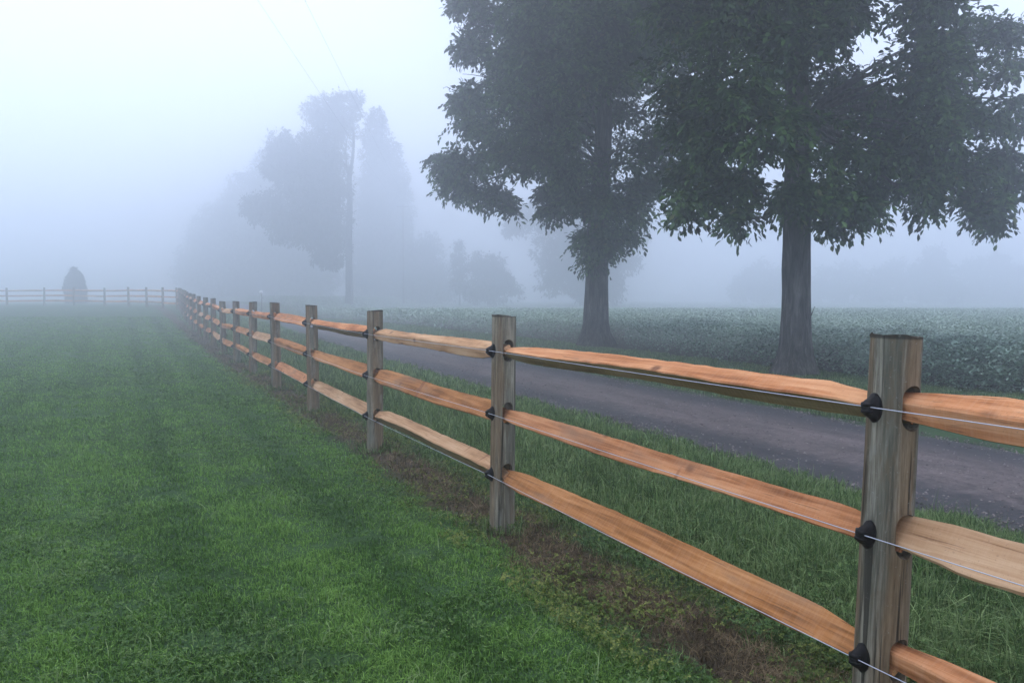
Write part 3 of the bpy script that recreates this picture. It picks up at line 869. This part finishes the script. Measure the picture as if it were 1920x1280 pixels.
def tree(name, label, base, trunk_pts, trunk_r, blobs, density, L, mat, seed, per=7, gap=-.35, gf=1.6, fine=True, limbs=True, group=None,
         cat="tree", flare=True, extra=None, droop=.55, wide=.42, shell=2.3, sides=18, limb_r=.07, scatter_r=.16, sub=0.0):
    rg = np.random.default_rng(seed)
    base = np.array(base, float)
    root = empty(name, base); tag(root, label, cat, group)
    mb = MB()
    tp = np.array(trunk_pts, float); tr = np.array(trunk_r, float)
    # resample the trunk and flare its foot with buttresses
    tt = np.linspace(0, len(tp) - 1, 26)
    pts = np.stack([np.interp(tt, np.arange(len(tp)), tp[:, q_]) for q_ in range(3)], -1)
    rr = np.interp(tt, np.arange(len(tp)), tr)
    a = np.linspace(0, 2 * np.pi, sides, endpoint=False); ph = rg.uniform(0, 6, 3)
    rings = []
    for p, r_ in zip(pts, rr):
        hz = p[2] - base[2]
        fl = (1 + .55 * math.exp(-max(hz, 0) / .32) * (1 + .35 * np.sin(5 * a + ph[0]))) if flare else 1
        rings.append(np.stack([p[0] + r_ * fl * np.cos(a) * (1 + .05 * np.sin(3 * a + ph[1])), p[1] + r_ * fl * np.sin(a) * (1 + .05 * np.sin(4 * a + ph[2])), p[2] + 0 * a], -1)
                     + rg.normal(0, r_ * .02, (sides, 3)) * [1, 1, 0])
    mb.ring_tube(rings)
    if limbs:
        for (c, rad) in blobs:
            c = np.asarray(c, float)
            if fine and rg.random() > .42: continue
            # join the trunk somewhat lower than the clump it carries
            dist = math.hypot(c[0] - pts[-1][0], c[1] - pts[-1][1])
            zj = np.clip(c[2] - .35 * dist - .5, base[2] + (pts[-1][2] - base[2]) * .34, pts[-1][2] - .05)
            k = int(np.argmin(np.abs(pts[:, 2] - zj))); s0 = pts[k]
            mid = s0 + (c - s0) * .5 + np.array([0, 0, .12 * dist]) + rg.normal(0, .1, 3)
            ts = np.linspace(0, 1, 9)[:, None]
            cv = (1 - ts) ** 2 * s0 + 2 * ts * (1 - ts) * mid + ts ** 2 * c
            r0 = min(rr[k] * .55, limb_r)
            mb.tube(cv, np.linspace(r0, r0 * .22, 9), 7)
            for _ in range(4):
                d = rg.normal(0, 1, 3); d[2] = -abs(d[2]) * .3; d /= np.linalg.norm(d)
                t0 = cv[rg.integers(5, 8)]; e = c + d * np.asarray(rad) * .85
                m2 = (t0 + e) / 2 + rg.normal(0, .08, 3)
                ts2 = np.linspace(0, 1, 5)[:, None]
                mb.tube((1 - ts2) ** 2 * t0 + 2 * ts2 * (1 - ts2) * m2 + ts2 ** 2 * e, np.linspace(r0 * .28, .006, 5), 5)
    if extra: extra(mb, rg)
    me = mb.mesh("trunk", M_BARK, True)
    me.transform(Matrix.Translation(-Vector(base)))
    link("trunk", me, root)
    pp, oo = blob_points(blobs, density, rg, gap, gf, seed * .37, shell, sub)
    cm = leaf_mesh("crown", pp, oo, L, mat, seed + 1, per, droop, wide, fine, scatter_r)
    cm.transform(Matrix.Translation(-Vector(base)))
    link("crown", cm, root)
    return root

def B(px, py, r, Yd, dy=0.0, sq=(1, 1, 1)):
    """a leaf clump seen at photo pixel (px,py), radius r pixels, dy metres behind the trunk's distance"""
    c = P(px, py, Yd + dy); R = r / F * (Yd + dy)
    return (tuple(c), (R * sq[0], R * sq[1], R * sq[2]))

# -- near tree on the right
Yt = 14.7; X0 = (1490 - CX) / F * Yt; b0 = (X0, Yt, h1(X0, Yt))
tp = [(X0, Yt, b0[2] - .15), (X0 + .02, Yt, .6), (X0 + .01, Yt, 1.6), (X0, Yt, 2.8), (X0 + .02, Yt + .05, 4.2), (X0 - .05, Yt + .1, 6), (X0 + .1, Yt, 8), (X0, Yt, 10.5), (X0, Yt, 12.5)]
tr = [.29, .255, .24, .235, .215, .18, .14, .08, .03]
bl = [B(*a, Yd=Yt, dy=d) for a, d in [
    ((1296, 372, 40), -.6), ((1286, 402, 24), -.2), ((1388, 402, 36), -.8), ((1385, 350, 44), -.3), ((1330, 330, 46), .8), ((1285, 330, 40), .9), ((1340, 375, 22), 0),
    ((1560, 370, 60), -.9), ((1500, 370, 48), -1.1), ((1610, 400, 42), -.6), ((1545, 425, 26), -.5), ((1640, 360, 45), .4), ((1465, 385, 26), .5), ((1690, 300, 38), -.2), ((1720, 315, 36), .2), ((1765, 310, 34), .3),
    ((1725, 362, 24), -.4), ((1710, 340, 20), -.4), ((1738, 386, 16), -.4), ((1760, 355, 16), -.3),
    ((1800, 320, 62), -.2), ((1870, 310, 48), .2), ((1850, 380, 38), 0), ((1868, 412, 24), 0), ((1850, 400, 20), -.2), ((1895, 350, 24), .3), ((1820, 375, 30), .1),
    ((1330, 240, 90), 0), ((1430, 240, 95), -1.2), ((1530, 250, 85), -1.0), ((1400, 130, 100), -1.6), ((1290, 130, 90), .2), ((1500, 120, 90), -1.4),
    ((1610, 290, 60), -.2), ((1690, 270, 55), .5), ((1760, 250, 80), -.6), ((1830, 200, 80), -.4), ((1740, 130, 80), -.9), ((1820, 80, 80), -.3), ((1850, 162, 60), .8),
    ((1610, 160, 62), .8), ((1660, 70, 60), .6), ((1560, 30, 85), -1.4), ((1400, 10, 110), -1.6), ((1740, 10, 75), -.9), ((1290, 20, 80), 1.2), ((1650, 210, 55), 1.3),
    ((1460, 190, 100), 1.8), ((1370, 230, 80), 2.0), ((1540, 220, 70), 2.0), ((1770, 190, 70), 2.0), ((1480, 40, 120), 2.4), ((1810, 60, 80), 2.2),
    ((1903, 50, 22), 1), ((1912, 120, 22), 1), ((1908, 190, 18), 1), ((1925, 240, 20), 1), ((1915, 330, 15), 1)]]
for ang in np.linspace(0, 2 * np.pi, 9, endpoint=False):
    bl.append(((X0 + 2.6 * math.cos(ang), Yt + 2.6 * math.sin(ang), 8.2 + .5 * math.sin(3 * ang)), (1.4, 1.4, 1.1)))
for ang in np.linspace(.3, 2 * np.pi + .3, 6, endpoint=False):
    bl.append(((X0 + 1.6 * math.cos(ang), Yt + 1.6 * math.sin(ang), 10.3), (1.3, 1.3, 1.2)))
bl += [((X0, Yt, 12.3), (1.1, 1.1, 1.2)), ((X0, Yt, 9), (1.5, 1.5, 1.4))]
def dead_twig(mb, rg):
    a = np.array(P(1514, 603, Yt - .1)); b_ = np.array(P(1528, 574, Yt - .1))
    mb.tube([a - [.12, 0, .05], a, (a + b_) / 2 + [.0, 0, -.02], b_], [.022, .016, .011, .003], 6)
tree("shade_tree", "large dark leafy tree with the thicker trunk and a dead twig, nearest the camera", b0, tp, tr, bl, 37, .128, M_LEAF, 21, sub=.40, wide=.5,
     gap=-.14, gf=1.4, extra=dead_twig, per=11, scatter_r=.25, shell=2.2, limb_r=.05)

# -- tree on the left of it, farther along the verge
Yl = 23.3; X1 = (1117 - CX) / F * Yl; b1 = (X1, Yl, h1(X1, Yl))
tp = [(X1, Yl, b1[2] - .15), (X1, Yl, .7), (X1 + .02, Yl, 1.8), (X1 + .05, Yl, 3), (X1 + .1, Yl, 4.2), (X1 + .2, Yl, 6), (X1 + .25, Yl, 8.5), (X1 + .2, Yl, 11.5), (X1 + .2, Yl, 14.5)]
tr = [.40, .34, .32, .31, .28, .22, .16, .09, .03]
bl = [B(*a, Yd=Yl, dy=d) for a, d in [
    ((1130, 455, 42), -.7), ((1110, 485, 24), -.6), ((1150, 480, 24), -.5), ((1165, 440, 30), -.3), ((1100, 440, 22), .2),
    ((1185, 390, 44), -.4), ((1130, 395, 55), -1.0), ((1060, 375, 38), -.3), ((1035, 400, 26), -.3), ((1030, 360, 24), 0), ((1070, 340, 46), .2), ((1200, 350, 40), 0),
    ((940, 370, 28), 0), ((910, 365, 24), .3), ((955, 390, 18), 0), ((880, 355, 26), .2), ((850, 345, 28), .2), ((840, 310, 30), 0), ((822, 296, 18), .1), ((870, 310, 40), -.3),
    ((890, 230, 48), -.3), ((870, 190, 38), .2), ((905, 140, 50), -.2), ((880, 90, 36), .3), ((895, 40, 48), -.2), ((880, 0, 40), 0),
    ((950, 280, 70), -1.2), ((1020, 290, 60), -1.6), ((1000, 190, 95), -1.8), ((1090, 270, 80), -1.8), ((1170, 280, 75), -1.4), ((1110, 160, 100), -2.4),
    ((970, 70, 90), -1.0), ((1080, 40, 110), -2.2), ((1200, 180, 85), -1.6), ((1190, 60, 100), -2.0), ((1240, 280, 50), -.8), ((1260, 320, 32), -.5), ((1240, 110, 70), -.4),
    ((950, 180, 90), 1.5), ((1050, 220, 100), 2.2), ((1170, 200, 110), 2.2), ((1050, 60, 130), 2.5), ((1200, 60, 120), 2.5), ((1290, 200, 80), .5), ((1280, 60, 90), .3)]]
for ang in np.linspace(0, 2 * np.pi, 9, endpoint=False):
    bl.append(((X1 + 3.2 * math.cos(ang), Yl + 3.2 * math.sin(ang), 11 + .6 * math.sin(3 * ang)), (1.7, 1.7, 1.4)))
for ang in np.linspace(.3, 2 * np.pi + .3, 6, endpoint=False):
    bl.append(((X1 + 1.9 * math.cos(ang), Yl + 1.9 * math.sin(ang), 13.3), (1.5, 1.5, 1.4)))
bl += [((X1, Yl, 15.2), (1.2, 1.2, 1.2)), ((X1, Yl, 12), (1.8, 1.8, 1.6))]
def left_limb(mb, rg):
    p = [P(1106, 415, Yl), P(1098, 395, Yl), P(1083, 370, Yl - .1), P(1070, 345, Yl - .1), P(1040, 300, Yl)]
    mb.tube([tuple(q_) for q_ in p], [.2, .16, .12, .1, .05], 10)
tree("shade_tree", "leafy tree with forking trunk and low leaf tuft, left of the thicker trunk", b1, tp, tr, bl, 27, .152, M_LEAF, 33, sub=.50, wide=.5,
     gap=-.24, gf=1.1, extra=left_limb, per=11, scatter_r=.30, shell=2.2, limb_r=.06)

# -- lopsided tree farther along the road
Ym = 92.0; X2 = (655 - CX) / F * Ym; b2 = (X2, Ym, h1(X2, Ym))
def Q(px, py, Y_): return tuple(P(px, py, Y_))
tp = [(X2, Ym, b2[2] - .2), Q(655, 540, Ym), Q(654, 450, Ym), Q(656, 380, Ym), Q(655, 330, Ym), Q(661, 300, Ym), Q(664, 260, Ym), Q(660, 215, Ym), Q(655, 190, Ym)]
tr = [.46, .40, .36, .32, .26, .18, .15, .10, .05]
bl = [B(*a, Yd=Ym, dy=d) for a, d in [
    ((640, 205, 30), 0), ((660, 192, 16), 0), ((610, 215, 36), 0), ((585, 215, 22), 0), ((640, 245, 30), 0), ((672, 185, 12), 0), ((637, 182, 12), 0), ((668, 212, 12), 0),
    ((525, 265, 24), 0), ((515, 290, 22), 0), ((545, 285, 34), -.5), ((590, 280, 45), -1), ((620, 300, 40), 0), ((508, 318, 20), 0), ((540, 320, 34), 0), ((590, 340, 50), -1),
    ((630, 350, 30), -.6), ((500, 375, 26), 0), ((470, 385, 22), 0), ((520, 400, 36), 0), ((570, 400, 55), -1), ((480, 400, 22), 0), ((620, 410, 42), -1), ((530, 430, 30), 0),
    ((575, 440, 30), 0), ((620, 460, 36), 0), ((605, 480, 24), 0), ((625, 490, 18), 0), ((590, 380, 50), 1.5), ((560, 330, 50), 1.5), ((620, 440, 30), 1)]]
def fork(mb, rg):
    mb.tube([Q(655, 335, Ym), Q(650, 315, Ym), Q(648, 285, Ym), Q(652, 250, Ym)], [.16, .12, .1, .05], 9)
tree("roadside_tree", "hazy lopsided tree with crown only left of its tall bare trunk, beyond the road", b2, tp, tr, bl, 6.5, .44, M_FAR, 45, per=6, fine=False, gap=-.5, gf=1.0, extra=fork,
     limb_r=.06, scatter_r=.25, shell=2.0)

# -- trees fading in the fog behind
def far_tree(name, label, px, Yd, blobs, density, L, seed, trunk_top, mat=None, rad=.28, gap=-.55, per=5, group=None, cat="tree"):
    x_ = (px - CX) / F * Yd; z_ = h1(x_, Yd)
    top = P(px, trunk_top, Yd)
    tp_ = [(x_, Yd, z_ - .2), (x_, Yd, z_ + (top.z - z_) * .35), (x_, Yd, z_ + (top.z - z_) * .7), tuple(top)]
    return tree(name, label, (x_, Yd, z_), tp_, [rad * 1.2, rad, rad * .6, .04], [B(*a, Yd=Yd, dy=d) for a, d in blobs], density, L, mat or M_FAR, seed,
                per=per, fine=False, gap=gap, gf=.8, sides=10, limb_r=.07, scatter_r=.35, shell=2.0, group=group, cat=cat)

GB = "trees fading in the fog"
far_tree("fog_tree", "broad pale tree mass in the fog, left of and behind the lopsided tree", 470, 155,
         [((520, 320, 46), 0), ((480, 370, 56), 0), ((540, 380, 60), 1), ((430, 410, 50), 0), ((500, 450, 70), 0), ((420, 470, 56), 0), ((570, 460, 70), 2), ((520, 520, 50), 1), ((450, 525, 42), 0), ((590, 520, 50), 1), ((470, 550, 40), 0), ((540, 550, 40), 0)],
         3.5, .7, 61, 330, group=GB)
far_tree("fog_tree", "low rounded pale tree above the far fence corner, leftmost of the fog trees", 385, 165,
         [((385, 440, 34), 0), ((370, 480, 38), 0), ((350, 510, 30), 0), ((400, 500, 42), 0), ((410, 530, 34), 0), ((360, 535, 26), 0)], 3.5, .7, 62, 430, group=GB)
far_tree("fog_tree", "tall pointed pale tree in the fog, right of the lopsided tree's bare trunk", 712, 160,
         [((706, 222, 20), 0), ((704, 255, 30), 0), ((715, 290, 40), 0), ((718, 335, 52), 0), ((722, 385, 60), 0), ((715, 440, 66), 0), ((720, 495, 64), 0), ((690, 520, 46), 0), ((750, 525, 46), 0)],
         3.5, .7, 63, 220, mat=M_CONIFER, group=GB)
far_tree("fog_tree", "pale bushy tree in the fog just right of the utility pole", 800, 150,
         [((800, 470, 34), 0), ((790, 510, 40), 0), ((825, 520, 34), 0), ((770, 545, 26), 0), ((810, 548, 28), 0), ((840, 545, 22), 0)], 3.5, .7, 64, 460, group=GB)
far_tree("fog_conifer", "narrow pointed conifer in the fog, at the left end of the distant hedge", 862, 118,
         [((860, 462, 10), 0), ((861, 482, 14), 0), ((862, 505, 16), 0), ((862, 532, 18), 0)], 7, .5, 65, 452, mat=M_CONIFER, rad=.12)
far_tree("fog_hedge_bush", "rounded hazy hedge bush between the narrow conifer and the large fog tree", 915, 120,
         [((895, 495, 22), 0), ((925, 500, 24), 0), ((905, 525, 26), 0), ((940, 525, 24), 0), ((890, 545, 24), 0), ((925, 548, 24), 0), ((960, 545, 22), 0)], 5, .6, 66, 495, rad=.12, cat="bush")
far_tree("fog_tree", "large hazy tree directly behind the trunk with the low leaf tuft", 1090, 116,
         [((960, 428, 20), 0), ((990, 410, 26), 0), ((1020, 400, 30), 0), ((1060, 395, 46), 0), ((1110, 400, 60), 0), ((1150, 420, 56), 0), ((1190, 440, 30), 0), ((1050, 460, 52), 0), ((1110, 480, 66), 0), ((1160, 490, 44), 0), ((1040, 515, 40), 0), ((1100, 530, 40), 0), ((1140, 535, 36), 0)],
         3.5, .7, 67, 400, group=GB)
for k, (px, Yd, bb, lb) in enumerate([
    (1420, 165, [((1400, 525, 24), 0), ((1430, 515, 28), 0), ((1450, 530, 22), 0), ((1390, 545, 24), 0), ((1430, 548, 24), 0), ((1470, 548, 22), 0)], "very faint low tree in the fog just left of the thick trunk"),
    (1580, 165, [((1550, 522, 24), 0), ((1590, 515, 26), 0), ((1615, 528, 22), 0), ((1530, 546, 22), 0), ((1575, 548, 24), 0), ((1625, 546, 22), 0)], "very faint low tree in the fog just right of the thick trunk"),
    (1690, 160, [((1680, 510, 26), 0), ((1650, 525, 24), 0), ((1710, 525, 24), 0), ((1650, 546, 22), 0), ((1690, 548, 22), 0), ((1725, 546, 20), 0)], "very faint tree in the fog above the top of the nearest post"),
    (1750, 152, [((1750, 480, 22), 0), ((1740, 505, 28), 0), ((1765, 520, 30), 0), ((1745, 546, 24), 0), ((1785, 546, 24), 0)], "tallest faint tree of the far right tree line"),
    (1850, 162, [((1830, 510, 28), 0), ((1870, 505, 30), 0), ((1905, 520, 28), 0), ((1830, 546, 24), 0), ((1870, 548, 24), 0), ((1910, 546, 24), 0)], "faint rounded tree at the right end of the far tree line")]):
    far_tree("fog_tree", lb, px, Yd, bb, 2.6, .9, 70 + k, bb[0][0][1], group=GB, rad=.2)

# -- clipped evergreen shrub on the lawn
Ys = 78.0; xs = (143 - CX) / F * Ys; zs = h1(xs, Ys)
rt = empty("evergreen_shrub", (xs, Ys, zs)); tag(rt, "dark column-shaped evergreen shrub standing alone at the far end of the lawn", "shrub")
rgs = np.random.default_rng(8)
n = 9000
zz = rgs.random(n) * 2.85; a = rgs.uniform(0, 2 * np.pi, n)
prof = .80 * np.clip(np.sqrt(np.clip(1 - ((zz - 1.0) / 1.85) ** 2, 0, 1)), 0, 1) * (1 + .10 * np.sin(3 * a + 2 * zz) + .07 * np.sin(7 * a - 5 * zz)) + .03
prof = np.where(zz < 1.0, .80 * (1 + .08 * np.sin(3 * a + 2 * zz)), prof)
rr_ = prof * rgs.random(n) ** .25
pts = np.stack([rr_ * np.cos(a), rr_ * np.sin(a), zz], -1)
lead = np.stack([rgs.normal(-.1, .1, 260), rgs.normal(0, .1, 260), rgs.uniform(2.6, 3.12, 260)], -1)
pts = np.concatenate([pts, lead]) * 1.06
od = pts * [1, 1, 0]; od = od / (np.linalg.norm(od, axis=1)[:, None] + 1e-6) * .6 + [0, 0, .9]
link("foliage", leaf_mesh("foliage", pts, od, .22, M_CONIFER, 9, 3, -.3, .35, False, .06), rt)
mb = MB(); mb.tube([(0, 0, -.1), (0, 0, .8), (0, 0, 2.4)], [.08, .06, .02], 8); link("stem", mb.mesh("stem", M_BARK, True), rt)

# -- utility pole with two overhead lines
Yp = 130.0; xp = (757 - CX) / F * Yp; zp = h1(xp, Yp); tz = P(757, 386, Yp).z
po = empty("utility_pole", (xp, Yp, zp)); tag(po, "faint wooden utility pole in the fog behind the pointed tree", "utility pole")
mb = MB(); mb.tube([(0, 0, -.3), (0, 0, 3), (0, 0, 6), (0, 0, tz - zp + .3)], [.17, .15, .13, .10], 12); link("shaft", mb.mesh("shaft", M_POLE, True), po)
mb = MB(); mb.box((0, -.16, tz - zp - .15), (.95, .06, .06)); link("crossarm", mb.mesh("crossarm", M_POLE), po)
ends = []
for s in (-1, 1):
    mb = MB(); mb.tube([(0, 0, 0), (0, 0, .05), (0, 0, .09), (0, 0, .14)], [.03, .05, .05, .02], 10)
    link("line_insulator", mb.mesh("line_insulator", M_BLACK, True), po, (s * .85, -.16, tz - zp - .09))
    ends.append(Vector((xp + s * .85, Yp - .16, tz + .06)))
for e, (px, lb) in zip(ends, ((488, "left of the two thin overhead lines fading into the fog above the trees"), (575, "right of the two thin overhead lines fading into the fog above the trees"))):
    near = P(px, 0, 22.0)
    v = (near - e); far = e + v * 1.5
    mb = MB(); pts = []
    for t in np.linspace(0, 1, 40):
        q_ = e.lerp(far, t); pts.append((q_.x - e.x, q_.y - e.y, q_.z - e.z - .35 * 4 * t * (1 - t) + .3 * t))
    mb.tube(pts, .0036, 6)
    o = link("overhead_line", mb.mesh("overhead_line", M_LINE, True), None, e)
    tag(o, lb, "power line", "overhead lines")

# -- small white disc marker far off
Yw = 58.0; pw = P(490, 548, Yw); zw = h1(pw.x, Yw)
wb_ = empty("roadside_marker", (pw.x, Yw, zw)); tag(wb_, "tiny white round marker on a stake far off in the fog above the fence", "marker")
mb = MB(); mb.tube([(0, 0, -.1), (0, 0, pw.z - zw)], [.03, .025], 8); link("stake", mb.mesh("stake", M_POLE, True), wb_)
mb = MB(); mb.tube([(0, -.05, pw.z - zw), (0, -.02, pw.z - zw), (0, .02, pw.z - zw), (0, .03, pw.z - zw)], [.11, .14, .14, .11], 18); link("disc", mb.mesh("disc", M_WHITE, True), wb_)

# ------------------------------------------------------------------ haze
m, nt, out = nodes("haze_air")
pv = nt.nodes.new("ShaderNodeVolumePrincipled")
pv.inputs["Color"].default_value = (0.93, 0.96, 1.0, 1)
pv.inputs["Density"].default_value = HAZE_DENSITY
pv.inputs["Density Attribute"].default_value = ""
pv.inputs["Anisotropy"].default_value = 0.84
nt.links.new(pv.outputs[0], out.inputs["Volume"])
mb = MB(); mb.box((0, 115, 9.8), (187, 147, 11.2))
o = link("haze", mb.mesh("haze", m))
tag(o, "even pale blue morning fog filling the air", "fog", kind='stuff')
